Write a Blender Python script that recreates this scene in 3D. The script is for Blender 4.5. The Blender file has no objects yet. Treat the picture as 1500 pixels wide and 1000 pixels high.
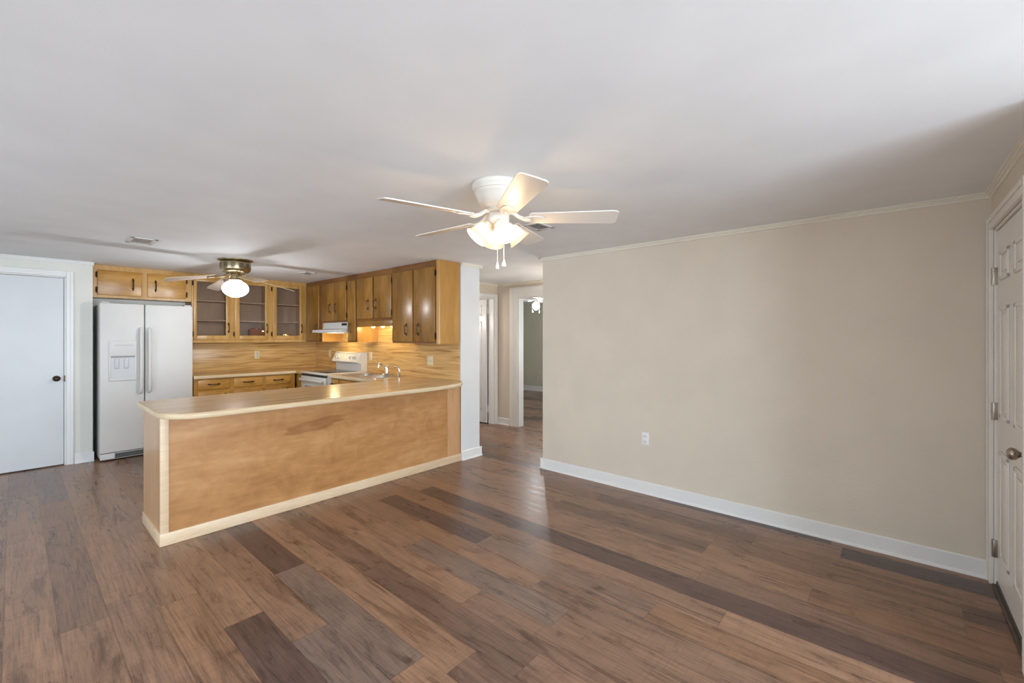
import bpy, bmesh, math, random
from mathutils import Vector, Matrix
random.seed(7)
C = bpy.context.scene.collection
S = bpy.context.scene
PI = math.pi
def lin(c): return c/12.92 if c <= .04045 else ((c+.055)/1.055)**2.4
def rgb(r, g, b): return (lin(r/255), lin(g/255), lin(b/255), 1)

# ------------------------------------------------------------------ camera
H = 2.286                                   # ceiling height
cd = bpy.data.cameras.new('camera'); cam = bpy.data.objects.new('camera', cd); C.objects.link(cam)
cd.sensor_width = 36; cd.lens = 637/1500*36; cd.shift_y = -7.5/1500
cd.clip_start = .02; cd.clip_end = 100
cam.location = (0, 0, 1.435)
yaw = math.atan(730/637)                    # view turned from +Y towards +X
cam.rotation_euler = (PI/2, 0, -yaw)
S.camera = cam
# ------------------------------------------------------------------ view, world, daylight
S.view_settings.view_transform = 'Standard'; S.view_settings.look = 'None'
S.view_settings.gamma = 1; S.view_settings.use_curve_mapping = False
S.view_settings.exposure = 0.12
w = bpy.data.worlds.new('world'); S.world = w; w.use_nodes = True
w.node_tree.nodes['Background'].inputs[0].default_value = (.72, .86, 1, 1)
w.node_tree.nodes['Background'].inputs[1].default_value = 2.0

def area_light(name, loc, rot, sx, sy, watts, col):
    d = bpy.data.lights.new(name, 'AREA'); d.shape = 'RECTANGLE'; d.size = sx; d.size_y = sy
    d.energy = watts; d.color = col
    o = bpy.data.objects.new(name, d); C.objects.link(o); o.location = loc; o.rotation_euler = rot
    return o
def point_light(name, loc, watts, col, r=.04):
    d = bpy.data.lights.new(name, 'POINT'); d.energy = watts; d.color = col; d.shadow_soft_size = r
    o = bpy.data.objects.new(name, d); C.objects.link(o); o.location = loc
    return o
DAY = (.73, .86, 1)
TILT = .42                                       # sky light falls inwards and down
# daylight through unseen windows (openings are built below); the left one is added
WINS_FRONT = [(-1.85, -.15), (.15, 1.85)]        # x ranges in the wall behind the camera
YW = -3.0                                        # that unseen wall is set back to even out the daylight
WIN_Z = (.45, 2.05)
for (a, b) in WINS_FRONT:
    area_light('window_daylight', ((a+b)/2, YW-.2, (WIN_Z[0]+WIN_Z[1])/2), (PI/2-TILT, 0, 0), b-a, WIN_Z[1]-WIN_Z[0], 170, DAY)
ADDED_WIN_LEFT = (1.6, 4.4)  # unseen left window, put in for extra side light
area_light('window_daylight', (-2.72, sum(ADDED_WIN_LEFT)/2, 1.25), (PI/2-TILT, 0, -PI/2), ADDED_WIN_LEFT[1]-ADDED_WIN_LEFT[0], 1.6, 52, DAY)
area_light('bedroom_window_daylight', (7.6, 1.86, 1.3), (PI/2, 0, 0), 1.4, 1.3, 40, DAY)  # added to brighten the bedroom, no window is seen there
point_light('hall_room_lamp_light', (4.5, 5.75, 1.7), 17, (1, .90, .83), .10)  # added fill that brightens the open hall door, no fixture
point_light('hall_lamp_light', (4.85, 3.05, 1.5), 17, (1, .96, .91), .16)  # added fill for the hall from an unseen spot, no fixture

# ------------------------------------------------------------------ mesh helpers
def bx(bm, x0, x1, y0, y1, z0, z1, bev=0, seg=2):
    x0, x1 = sorted((x0, x1)); y0, y1 = sorted((y0, y1)); z0, z1 = sorted((z0, z1))
    v = [bm.verts.new(p) for p in ((x0,y0,z0),(x1,y0,z0),(x1,y1,z0),(x0,y1,z0),(x0,y0,z1),(x1,y0,z1),(x1,y1,z1),(x0,y1,z1))]
    f = [bm.faces.new([v[i] for i in q]) for q in ((3,2,1,0),(4,5,6,7),(0,1,5,4),(1,2,6,5),(2,3,7,6),(3,0,4,7))]
    if bev > 0:
        bev = min(bev, .45*min(x1-x0, y1-y0, z1-z0))
        es = list({e for q in f for e in q.edges})
        bmesh.ops.bevel(bm, geom=es, offset=bev, segments=seg, affect='EDGES', profile=.5)
    return bm
def BX(*a, **k): return bx(bmesh.new(), *a, **k)
def lathe(bm, prof, mat=Matrix(), n=32, cap=False):
    rings = []
    for r, z in prof:
        if r < 1e-5: rings.append([bm.verts.new(mat @ Vector((0, 0, z)))])
        else: rings.append([bm.verts.new(mat @ Vector((r*math.cos(2*PI*i/n), r*math.sin(2*PI*i/n), z))) for i in range(n)])
    for a, b in zip(rings, rings[1:]):
        for i in range(n):
            j = (i+1) % n
            if len(a) == 1 and len(b) == 1: continue
            if len(a) == 1: bm.faces.new((a[0], b[j], b[i]))
            elif len(b) == 1: bm.faces.new((a[i], a[j], b[0]))
            else: bm.faces.new((a[i], a[j], b[j], b[i]))
    if cap:
        for r in (rings[0], rings[-1]):
            if len(r) > 2: bm.faces.new(r)
    return bm
def frame_to(p, d):
    d = Vector(d).normalized(); q = d.to_track_quat('Z', 'Y')
    return Matrix.Translation(Vector(p)) @ q.to_matrix().to_4x4()
def cyl(bm, p, q, r, r2=None, n=16):
    p, q = Vector(p), Vector(q); L = (q-p).length
    return lathe(bm, [(r, 0), (r if r2 is None else r2, L)], frame_to(p, q-p), n, True)
def tube(bm, pts, r, n=10):
    pts = [Vector(p) for p in pts]; rs = r if isinstance(r, (list, tuple)) else [r]*len(pts)
    rings = []; up = None
    for i, p in enumerate(pts):
        t = (pts[min(i+1, len(pts)-1)]-pts[max(i-1, 0)]).normalized()
        if up is None: up = Vector((0, 0, 1)) if abs(t.z) < .9 else Vector((1, 0, 0))
        a = t.cross(up).normalized(); b = a.cross(t).normalized(); up = b
        rings.append([bm.verts.new(p+(a*math.cos(2*PI*k/n)+b*math.sin(2*PI*k/n))*rs[i]) for k in range(n)])
    for A, B in zip(rings, rings[1:]):
        for k in range(n): bm.faces.new((A[k], A[(k+1) % n], B[(k+1) % n], B[k]))
    bm.faces.new(rings[0]); bm.faces.new(rings[-1])
    return bm
def ball(bm, p, r, sz=1, n=16):
    m = Matrix.Translation(Vector(p)) @ Matrix.Diagonal((1, 1, sz, 1))
    bmesh.ops.create_uvsphere(bm, u_segments=n, v_segments=max(8, n//2), radius=r, matrix=m); return bm
def prism(bm, poly, axis, a, b):
    """poly in the two other axes (order x,y,z), extruded from a to b along axis"""
    def P(u, v, t): return {'x': (t, u, v), 'y': (u, t, v), 'z': (u, v, t)}[axis]
    A = [bm.verts.new(P(u, v, a)) for u, v in poly]; B = [bm.verts.new(P(u, v, b)) for u, v in poly]
    bm.faces.new(A); bm.faces.new(B)
    for i in range(len(poly)):
        j = (i+1) % len(poly); bm.faces.new((A[i], A[j], B[j], B[i]))
    return bm
def plate_hole(bm, outer, holes, z0, z1):
    """flat slab with holes: outline and hole loops in xy"""
    loops = []
    es = []
    for loop in [outer]+holes:
        vs = [bm.verts.new((x, y, z1)) for x, y in loop]
        es += [bm.edges.new((vs[i], vs[(i+1) % len(vs)])) for i in range(len(vs))]
    r = bmesh.ops.triangle_fill(bm, use_beauty=True, use_dissolve=False, edges=es)
    fs = [f for f in r['geom'] if isinstance(f, bmesh.types.BMFace)]
    ex = bmesh.ops.extrude_face_region(bm, geom=fs)
    bmesh.ops.translate(bm, vec=(0, 0, z0-z1), verts=[g for g in ex['geom'] if isinstance(g, bmesh.types.BMVert)])
    return bm
def arc(cx, cy, r, a0, a1, n=10, ry=None):
    ry = r if ry is None else ry
    return [(cx+r*math.cos(math.radians(a0+(a1-a0)*i/n)), cy+ry*math.sin(math.radians(a0+(a1-a0)*i/n))) for i in range(n+1)]

def obj(name, bm, mat, parent=None, loc=None, smooth=True):
    """link one mesh object; coordinates given in the world, moved to its thing's base"""
    base = Vector(loc) if loc is not None else (parent['_base'] if parent is not None and '_base' in parent else None)
    base = Vector(base) if base is not None else Vector((0, 0, 0))
    bmesh.ops.translate(bm, vec=-base, verts=bm.verts)
    bmesh.ops.recalc_face_normals(bm, faces=bm.faces)
    me = bpy.data.meshes.new(name); bm.to_mesh(me); bm.free()
    if smooth:
        for p in me.polygons: p.use_smooth = True
        me.set_sharp_from_angle(angle=math.radians(38))
    if mat is not None: me.materials.append(mat)
    o = bpy.data.objects.new(name, me); C.objects.link(o)
    if parent is not None: o.parent = parent; o['_base'] = tuple(base)
    else: o.location = base; o['_base'] = tuple(base)
    return o
def thing(name, label, cat, loc, group=None):
    o = bpy.data.objects.new(name, None); C.objects.link(o); o.empty_display_size = .1
    o.location = loc; o['_base'] = tuple(loc); o['label'] = label; o['category'] = cat
    if group: o['group'] = group
    return o
def tag(o, label, cat, group=None):
    o['label'] = label; o['category'] = cat
    if group: o['group'] = group
    return o
def struct(name, bm, mat, label=None, parent=None, smooth=False):
    o = obj(name, bm, mat, parent, smooth=smooth)
    if parent is None: o['kind'] = 'structure'
    if label: o['label'] = label
    return o

# ------------------------------------------------------------------ materials
def mat_base(name):
    m = bpy.data.materials.new(name); m.use_nodes = True
    return m, m.node_tree, m.node_tree.nodes['Principled BSDF']
def node(nt, t, **k):
    n = nt.nodes.new(t)
    for a, v in k.items(): setattr(n, a, v)
    return n
def ramp(nt, stops):
    r = nt.nodes.new('ShaderNodeValToRGB'); e = r.color_ramp.elements
    while len(e) < len(stops): e.new(.5)
    for el, (p, c) in zip(e, stops): el.position = p; el.color = c
    return r
def math_n(nt, op, a, b=None):
    n = nt.nodes.new('ShaderNodeMath'); n.operation = op
    for i, v in enumerate((a, b)):
        if v is None: continue
        if isinstance(v, (int, float)): n.inputs[i].default_value = v
        else: nt.links.new(v, n.inputs[i])
    return n.outputs[0]
def bump(nt, bs, height, strength, dist=.01):
    b = nt.nodes.new('ShaderNodeBump'); b.inputs['Strength'].default_value = strength; b.inputs['Distance'].default_value = dist
    nt.links.new(height, b.inputs['Height']); nt.links.new(b.outputs[0], bs.inputs['Normal'])
def paint(name, col, rough=.5, bscale=0, bstr=0, spec=.5, tint=0):
    m, nt, bs = mat_base(name)
    bs.inputs['Base Color'].default_value = col; bs.inputs['Roughness'].default_value = rough
    bs.inputs['Specular IOR Level'].default_value = spec
    tc = node(nt, 'ShaderNodeTexCoord')
    n = node(nt, 'ShaderNodeTexNoise'); n.inputs['Scale'].default_value = bscale or 6; n.inputs['Detail'].default_value = 4
    nt.links.new(tc.outputs['Object'], n.inputs['Vector'])
    if bstr: bump(nt, bs, n.outputs[0], bstr)
    n2 = node(nt, 'ShaderNodeTexNoise'); n2.inputs['Scale'].default_value = 3
    nt.links.new(tc.outputs['Object'], n2.inputs['Vector'])
    k = tint or .02
    lo = tuple(c*(1-k) for c in col[:3])+(1,); hi = tuple(min(1, c*(1+k)) for c in col[:3])+(1,)
    r = ramp(nt, [(.35, lo), (.65, hi)])
    nt.links.new(n2.outputs[0], r.inputs[0]); nt.links.new(r.outputs[0], bs.inputs['Base Color'])
    return m
def metal(name, col, rough=.3):
    m = paint(name, col, rough); m.node_tree.nodes['Principled BSDF'].inputs['Metallic'].default_value = 1
    return m
def emit(name, col, strength):
    m, nt, bs = mat_base(name)
    bs.inputs['Base Color'].default_value = (.9, .9, .9, 1)
    bs.inputs['Emission Color'].default_value = col; bs.inputs['Emission Strength'].default_value = strength
    return m
def wood(name, c_dark, c_mid, c_light, stretch, rough=.35, fig=1.0, grain=1.0, warp=.6):
    """stretch: xyz frequency factors (small along the grain)"""
    m, nt, bs = mat_base(name)
    tc = node(nt, 'ShaderNodeTexCoord')
    mp = node(nt, 'ShaderNodeMapping'); mp.inputs['Scale'].default_value = stretch
    nt.links.new(tc.outputs['Object'], mp.inputs[0])
    n1 = node(nt, 'ShaderNodeTexNoise'); n1.inputs['Scale'].default_value = 2.2*fig; n1.inputs['Detail'].default_value = 5; n1.inputs['Distortion'].default_value = warp
    n2 = node(nt, 'ShaderNodeTexNoise'); n2.inputs['Scale'].default_value = 14*grain; n2.inputs['Detail'].default_value = 6
    nt.links.new(mp.outputs[0], n1.inputs['Vector']); nt.links.new(mp.outputs[0], n2.inputs['Vector'])
    s = math_n(nt, 'ADD', math_n(nt, 'MULTIPLY', n1.outputs[0], .68), math_n(nt, 'MULTIPLY', n2.outputs[0], .32))
    r = ramp(nt, [(.33, c_dark), (.5, c_mid), (.67, c_light)])
    nt.links.new(s, r.inputs[0]); nt.links.new(r.outputs[0], bs.inputs['Base Color'])
    bs.inputs['Roughness'].default_value = rough
    bump(nt, bs, n2.outputs[0], .04)
    return m
def floor_material():
    m, nt, bs = mat_base('plank_floor')
    tc = node(nt, 'ShaderNodeTexCoord'); sep = node(nt, 'ShaderNodeSeparateXYZ'); nt.links.new(tc.outputs['Object'], sep.inputs[0])
    PW, PL = .178, 1.22
    xs = math_n(nt, 'DIVIDE', math_n(nt, 'ADD', sep.outputs[0], 20-.03), PW)
    row = math_n(nt, 'FLOOR', xs)
    wn = node(nt, 'ShaderNodeTexWhiteNoise', noise_dimensions='1D'); nt.links.new(row, wn.inputs['W'])
    ys = math_n(nt, 'ADD', math_n(nt, 'DIVIDE', math_n(nt, 'ADD', sep.outputs[1], 20), PL), math_n(nt, 'MULTIPLY', wn.outputs[0], 7.3))
    col = math_n(nt, 'FLOOR', ys)
    cv = node(nt, 'ShaderNodeCombineXYZ'); nt.links.new(row, cv.inputs[0]); nt.links.new(col, cv.inputs[1])
    wn2 = node(nt, 'ShaderNodeTexWhiteNoise', noise_dimensions='3D'); nt.links.new(cv.outputs[0], wn2.inputs['Vector'])
    sc = node(nt, 'ShaderNodeSeparateColor'); nt.links.new(wn2.outputs['Color'], sc.inputs[0])
    # plank tone
    tone = ramp(nt, [(0, rgb(92, 72, 64)), (.11, rgb(100, 78, 69)), (.17, rgb(124, 97, 81)), (.45, rgb(148, 116, 94)), (.66, rgb(156, 122, 97)), (.82, rgb(138, 104, 80)), (.92, rgb(134, 112, 98)), (1, rgb(122, 104, 94))])
    nt.links.new(sc.outputs[0], tone.inputs[0])
    # grain coordinates, shifted per plank
    off = node(nt, 'ShaderNodeVectorMath', operation='SCALE'); nt.links.new(wn2.outputs['Color'], off.inputs[0]); off.inputs['Scale'].default_value = 37
    add = node(nt, 'ShaderNodeVectorMath', operation='ADD'); nt.links.new(tc.outputs['Object'], add.inputs[0]); nt.links.new(off.outputs[0], add.inputs[1])
    def noise(scale, sc_, detail, dist, rough=.5):
        mp = node(nt, 'ShaderNodeMapping'); mp.inputs['Scale'].default_value = scale; nt.links.new(add.outputs[0], mp.inputs[0])
        g = node(nt, 'ShaderNodeTexNoise'); g.inputs['Scale'].default_value = sc_; g.inputs['Detail'].default_value = detail
        g.inputs['Distortion'].default_value = dist; g.inputs['Roughness'].default_value = rough
        nt.links.new(mp.outputs[0], g.inputs['Vector']); return g
    g1 = noise((7, .8, 1), 1.5, 8, 1.3, .62)          # broad figure
    g2 = noise((42, 1.6, 1), 3, 6, .4, .6)            # fine grain lines
    g3 = noise((1.6, .55, 1), 6, 7, 1.4, .6)          # knots and stains
    g4 = noise((2.2, 26, 1), 3, 3, .2)                # saw marks across the board
    r1 = ramp(nt, [(.30, (.48, .44, .43, 1)), (.43, (.82, .80, .79, 1)), (.55, (1.02, 1, .99, 1)), (.72, (1.18, 1.14, 1.08, 1))]); nt.links.new(g1.outputs[0], r1.inputs[0])
    r2 = ramp(nt, [(.3, (.55, .52, .51, 1)), (.5, (1, 1, 1, 1)), (.7, (1.2, 1.17, 1.14, 1))]); nt.links.new(g2.outputs[0], r2.inputs[0])
    r3 = ramp(nt, [(.29, (.42, .36, .34, 1)), (.36, (.80, .77, .76, 1)), (.46, (1, 1, 1, 1)), (.64, (1.02, 1, .98, 1)), (.76, (1.12, 1.09, 1.05, 1))]); nt.links.new(g3.outputs[0], r3.inputs[0])
    r4 = ramp(nt, [(.34, (.82, .80, .79, 1)), (.48, (1, 1, 1, 1))]); nt.links.new(g4.outputs[0], r4.inputs[0])
    def mul(a, b, f=1):
        mx = node(nt, 'ShaderNodeMix', data_type='RGBA', blend_type='MULTIPLY'); mx.inputs[0].default_value = f
        nt.links.new(a, mx.inputs[6]); nt.links.new(b, mx.inputs[7]); return mx.outputs[2]
    c = mul(mul(mul(mul(tone.outputs[0], r1.outputs[0], .95), r2.outputs[0], .9), r3.outputs[0], .85), r4.outputs[0], .6)
    # seams
    fx = math_n(nt, 'FRACT', xs); fy = math_n(nt, 'FRACT', ys)
    ex = math_n(nt, 'MINIMUM', fx, math_n(nt, 'SUBTRACT', 1, fx)); ey = math_n(nt, 'MINIMUM', fy, math_n(nt, 'SUBTRACT', 1, fy))
    e = math_n(nt, 'MINIMUM', math_n(nt, 'MULTIPLY', ex, PW), math_n(nt, 'MULTIPLY', ey, PL))
    sr = ramp(nt, [(0, (.55, .5, .48, 1)), (.0018, (1, 1, 1, 1))]); nt.links.new(e, sr.inputs[0])
    c = mul(c, sr.outputs[0], .8)
    nt.links.new(c, bs.inputs['Base Color'])
    rr = ramp(nt, [(.3, (.24, .24, .24, 1)), (.7, (.36, .36, .36, 1))]); nt.links.new(g1.outputs[0], rr.inputs[0]); nt.links.new(rr.outputs[0], bs.inputs['Roughness'])
    bs.inputs['Specular IOR Level'].default_value = .45
    bump(nt, bs, g2.outputs[0], .05)
    return m
def panel_material():
    """birch plywood with long cathedral flame figure running along x"""
    m, nt, bs = mat_base('birch_panel')
    tc = node(nt, 'ShaderNodeTexCoord')
    mp = node(nt, 'ShaderNodeMapping'); mp.inputs['Scale'].default_value = (.55, 1, 2.6); nt.links.new(tc.outputs['Object'], mp.inputs[0])
    n1 = node(nt, 'ShaderNodeTexNoise'); n1.inputs['Scale'].default_value = 1.5; n1.inputs['Detail'].default_value = 4; n1.inputs['Distortion'].default_value = .8
    n2 = node(nt, 'ShaderNodeTexNoise'); n2.inputs['Scale'].default_value = 13; n2.inputs['Detail'].default_value = 6
    n3 = node(nt, 'ShaderNodeTexNoise'); n3.inputs['Scale'].default_value = 5; n3.inputs['Detail'].default_value = 3; n3.inputs['Distortion'].default_value = 1.5
    for n in (n1, n2): nt.links.new(mp.outputs[0], n.inputs['Vector'])
    nt.links.new(tc.outputs['Object'], n3.inputs['Vector'])
    s = math_n(nt, 'ADD', math_n(nt, 'MULTIPLY', n1.outputs[0], .55), math_n(nt, 'ADD', math_n(nt, 'MULTIPLY', n2.outputs[0], .2), math_n(nt, 'MULTIPLY', n3.outputs[0], .25)))
    r = ramp(nt, [(.32, rgb(154, 104, 58)), (.5, rgb(182, 131, 80)), (.66, rgb(202, 154, 104))]); nt.links.new(s, r.inputs[0])
    # the one dark flame: an ellipse-like patch with a ragged edge and rings
    sep = node(nt, 'ShaderNodeSeparateXYZ'); nt.links.new(tc.outputs['Object'], sep.inputs[0])
    nz = math_n(nt, 'MULTIPLY', math_n(nt, 'ADD', math_n(nt, 'SUBTRACT', n1.outputs[0], .5), math_n(nt, 'MULTIPLY', math_n(nt, 'SUBTRACT', n2.outputs[0], .5), .8)), 1.1)
    dx = math_n(nt, 'DIVIDE', math_n(nt, 'SUBTRACT', sep.outputs[0], -.28), .28)
    dz = math_n(nt, 'DIVIDE', math_n(nt, 'SUBTRACT', math_n(nt, 'SUBTRACT', sep.outputs[2], math_n(nt, 'MULTIPLY', sep.outputs[0], .11)), .700), .052)
    d = math_n(nt, 'ADD', math_n(nt, 'SQRT', math_n(nt, 'ADD', math_n(nt, 'MULTIPLY', dx, dx), math_n(nt, 'MULTIPLY', dz, dz))), nz)
    r2 = ramp(nt, [(0, (.60, .52, .44, 1)), (.35, (.78, .72, .66, 1)), (.6, (.64, .56, .48, 1)), (.84, (.74, .68, .6, 1)), (.93, (1, 1, 1, 1))])
    nt.links.new(d, r2.inputs[0])
    mx = node(nt, 'ShaderNodeMix', data_type='RGBA', blend_type='MULTIPLY'); mx.inputs[0].default_value = .85
    nt.links.new(r.outputs[0], mx.inputs[6]); nt.links.new(r2.outputs[0], mx.inputs[7])
    nt.links.new(mx.outputs[2], bs.inputs['Base Color'])
    bs.inputs['Roughness'].default_value = .38
    return m
def laminate(name, stretch, c0, c1, c2, c3, rough=.35):
    """oak print laminate: wavy long streaks"""
    m, nt, bs = mat_base(name)
    tc = node(nt, 'ShaderNodeTexCoord')
    mp = node(nt, 'ShaderNodeMapping'); mp.inputs['Scale'].default_value = stretch; nt.links.new(tc.outputs['Object'], mp.inputs[0])
    n1 = node(nt, 'ShaderNodeTexNoise'); n1.inputs['Scale'].default_value = 5; n1.inputs['Detail'].default_value = 6; n1.inputs['Distortion'].default_value = .7
    nt.links.new(mp.outputs[0], n1.inputs['Vector'])
    r = ramp(nt, [(.30, c0), (.43, c1), (.55, c2), (.70, c3)]); nt.links.new(n1.outputs[0], r.inputs[0])
    nt.links.new(r.outputs[0], bs.inputs['Base Color']); bs.inputs['Roughness'].default_value = rough
    return m

M = {}
M['floor'] = floor_material()
M['ceiling'] = paint('ceiling_paint', rgb(240, 242, 244), .75, 90, .05)
M['wall'] = paint('cream_wall_paint', rgb(217, 205, 188), .62, 55, .12)
M['wall_plain'] = paint('white_wall_paint', rgb(224, 222, 212), .6, 70, .05)
M['post'] = paint('bright_white_wall_paint', rgb(222, 223, 223), .5, 70, .05)
M['wall_grey'] = paint('grey_green_wall_paint', rgb(206, 202, 182), .6, 70, .05)
M['trim'] = paint('white_trim_paint', rgb(232, 231, 228), .35)
M['crown'] = paint('cream_crown_paint', rgb(232, 226, 212), .4)
M['door'] = paint('white_door_paint', rgb(212, 213, 213), .35)
M['front_door'] = paint('white_front_door_paint', rgb(232, 226, 218), .35)
M['cab'] = wood('honey_birch', rgb(120, 82, 32), rgb(147, 103, 43), rgb(168, 122, 58), (2.6, 2.6, .5), .27)  # range-wall wood, kept darker: the shade on that side is in the colour
M['cab_frame'] = wood('honey_birch_frame', rgb(174, 128, 64), rgb(194, 148, 81), rgb(208, 163, 99), (3, 3, .4), .3)
M['cab_rail'] = wood('honey_birch_rail', rgb(104, 66, 26), rgb(126, 82, 34), rgb(144, 98, 44), (2.6, .4, 2.6), .3)  # darker brown frame, also stands for the shade in the door gaps
M['cab_end'] = wood('honey_birch_end_panel', rgb(174, 126, 62), rgb(190, 141, 75), rgb(204, 157, 91), (2, 2, .4), .3)
M['cab_in'] = wood('cabinet_interior', rgb(176, 140, 106), rgb(190, 154, 120), rgb(204, 168, 134), (2, 2, .5), .6)
M['base'] = wood('honey_birch_base', rgb(162, 112, 46), rgb(187, 136, 64), rgb(205, 156, 82), (.8, 2.6, 2.6), .3)
M['panel'] = panel_material()
M['end_panel'] = wood('birch_end_panel', rgb(184, 140, 98), rgb(198, 154, 110), rgb(210, 168, 124), (2.4, 2.4, .4), .25)
M['pale_trim'] = wood('pale_oak_trim', rgb(208, 178, 142), rgb(220, 193, 158), rgb(230, 206, 174), (1, 6, 6), .4)
M['counter'] = laminate('oak_laminate_top', (.35, 5, 1), rgb(182, 144, 104), rgb(200, 164, 122), rgb(212, 178, 136), rgb(222, 192, 152), .22)
M['counter_back'] = laminate('oak_laminate_back_top', (.35, 5, 1), rgb(190, 144, 88), rgb(206, 162, 104), rgb(216, 176, 118), rgb(224, 188, 134), .25)
M['nosing'] = wood('pale_counter_edge', rgb(204, 178, 142), rgb(216, 192, 156), rgb(226, 206, 172), (1, 1, 5), .35)
M['splash_x'] = laminate('oak_laminate_splash', (.4, 1, 8), rgb(164, 118, 62), rgb(200, 154, 92), rgb(216, 174, 110), rgb(226, 188, 128), .3)
M['splash_y'] = laminate('oak_laminate_splash_side', (1, .4, 8), rgb(164, 118, 62), rgb(200, 154, 92), rgb(216, 174, 110), rgb(226, 188, 128), .3)
M['bronze'] = metal('antique_bronze', rgb(74, 60, 46), .38)
M['hinge_dark'] = metal('dark_hinge_metal', rgb(58, 48, 40), .45)
M['brass'] = metal('antique_brass', rgb(172, 157, 124), .3)
M['brass_dark'] = paint('dark_vent_slots', rgb(48, 44, 38), .6)
M['nickel'] = metal('satin_nickel', rgb(168, 158, 146), .28)
M['steel'] = metal('stainless_steel', rgb(200, 196, 190), .22)
M['chrome'] = metal('chrome', rgb(224, 222, 220), .08)
M['fridge'] = paint('white_appliance_enamel', rgb(216, 213, 208), .45, spec=.35)
M['fridge_side'] = paint('grey_appliance_case', rgb(196, 194, 190), .5)
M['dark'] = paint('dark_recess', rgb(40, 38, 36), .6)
M['grey'] = paint('grey_plastic', rgb(150, 148, 146), .5)
M['cavity'] = paint('pale_grey_plastic', rgb(204, 203, 202), .4)
M['range'] = paint('white_range_enamel', rgb(214, 208, 198), .25)
M['cooktop'] = paint('black_ceramic_glass', rgb(60, 52, 48), .1)
M['oven_glass'] = paint('oven_window_glass', rgb(150, 148, 146), .12)
M['led'] = emit('green_display', rgb(80, 160, 70), .3)
M['fan_white'] = paint('white_fan_enamel', rgb(224, 217, 206), .35)
M['blade_white'] = paint('white_blade', rgb(226, 219, 210), .4)
M['blade_oak'] = wood('oak_blade', rgb(206, 180, 140), rgb(220, 196, 156), rgb(232, 210, 172), (1, 1, 1), .35)  # kept pale so the kitchen blades' tops and edges read as lit
M['blade_under'] = paint('grey_blade_underside', rgb(158, 142, 128), .45)
M['plastic'] = paint('ivory_plate_plastic', rgb(222, 206, 172), .4)
M['plastic_white'] = paint('white_plate_plastic', rgb(234, 232, 230), .4)
M['vent_white'] = paint('white_vent_metal', rgb(222, 218, 212), .45)
M['vent_grey'] = paint('grey_vent_slat', rgb(205, 202, 198), .5)
M['box_brown'] = paint('brown_box', rgb(150, 84, 46), .6)
M['threshold'] = paint('bronze_threshold', rgb(84, 74, 64), .5)
def glass_mat():
    m, nt, bs = mat_base('cabinet_glass')
    bs.inputs['Base Color'].default_value = (.86, .88, .9, 1); bs.inputs['Roughness'].default_value = .03
    bs.inputs['Alpha'].default_value = .14; bs.inputs['Specular IOR Level'].default_value = .8
    tc = node(nt, 'ShaderNodeTexCoord'); n = node(nt, 'ShaderNodeTexNoise'); n.inputs['Scale'].default_value = 9
    nt.links.new(tc.outputs['Object'], n.inputs['Vector']); bump(nt, bs, n.outputs[0], .02)
    bs.inputs['Base Color'].default_value = (.05, .05, .055, 1)
    return m
M['glass'] = glass_mat()
def glow_glass(name, col, base):
    m = emit(name, col, 1); nt = m.node_tree; bs = nt.nodes['Principled BSDF']
    bs.inputs['Base Color'].default_value = base
    a = node(nt, 'ShaderNodeAttribute'); a.attribute_name = 'glow'; nt.links.new(a.outputs['Fac'], bs.inputs['Emission Strength'])
    return m
M['bell'] = glow_glass('lit_alabaster_glass', (1, .66, .34, 1), (.4, .38, .34, 1))
M['bell_bulb'] = emit('warm_bulb', (1, .90, .70, 1), 5)
M['globe'] = emit('lit_white_globe', (.94, .97, 1, 1), 4)
M['globe_bed'] = emit('lit_bedroom_globe', (.96, .98, 1, 1), 7)
M['bulb'] = emit('under_cabinet_bulb', (1, .86, .6, 1), 4)

# ------------------------------------------------------------------ room shell
XR, YF, XL, YB, YK, XK = 3.80, -.447, -2.5, 6.95, 7.39, 3.40
struct('floor', BX(-2.7, 9.3, YW-.3, 8.6, -.08, 0), M['floor'])
struct('ceiling', BX(-2.7, 9.3, YW-.3, 8.6, H, H+.1), M['ceiling'])
struct('wall_right', BX(XR, XR+.14, YF-.14, 2.87, 0, H), M['wall'])
def wall_x(y0, y1, x0, x1, holes):
    """wall running along x with holes (x0,x1,z0,z1)"""
    bm = bmesh.new(); x = x0
    for a, b, z0, z1 in sorted(holes):
        if a > x: bx(bm, x, a, y0, y1, 0, H)
        if z0 > 0: bx(bm, a, b, y0, y1, 0, z0)
        if z1 < H: bx(bm, a, b, y0, y1, z1, H)
        x = b
    if x1 > x: bx(bm, x, x1, y0, y1, 0, H)
    return bm
def wall_y(x0, x1, y0, y1, holes):
    bm = bmesh.new(); y = y0
    for a, b, z0, z1 in sorted(holes):
        if a > y: bx(bm, x0, x1, y, a, 0, H)
        if z0 > 0: bx(bm, x0, x1, a, b, 0, z0)
        if z1 < H: bx(bm, x0, x1, a, b, z1, H)
        y = b
    if y1 > y: bx(bm, x0, x1, y, y1, 0, H)
    return bm
FD = (2.88, 3.728, 0, 2.055)                       # front door opening
struct('wall_front', wall_x(YF-.14, YF, 2.36, XR, [FD]), M['wall'])
struct('wall_front_return', BX(2.36, 2.50, YW, YF-.14, 0, H), M['wall'])  # unseen jog, put in to hold the windows further back for flatter light
struct('wall_behind', wall_x(YW-.14, YW, XL-.14, 2.50, [(a, b)+WIN_Z for a, b in WINS_FRONT]), M['wall_plain'])
struct('wall_left', wall_y(XL-.14, XL, YW, YB, [ADDED_WIN_LEFT+WIN_Z]), M['wall_plain'])
LD = (-.49, .385, 0, 2.10)                         # closet door opening in the kitchen-side wall
struct('wall_back', wall_x(YB, YB+.12, XL-.14, .60, [LD]), M['wall_plain'])
struct('wall_closet', BX(XL-.14, .48, YB+.7, YB+.8, 0, H), M['wall_plain'])
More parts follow.
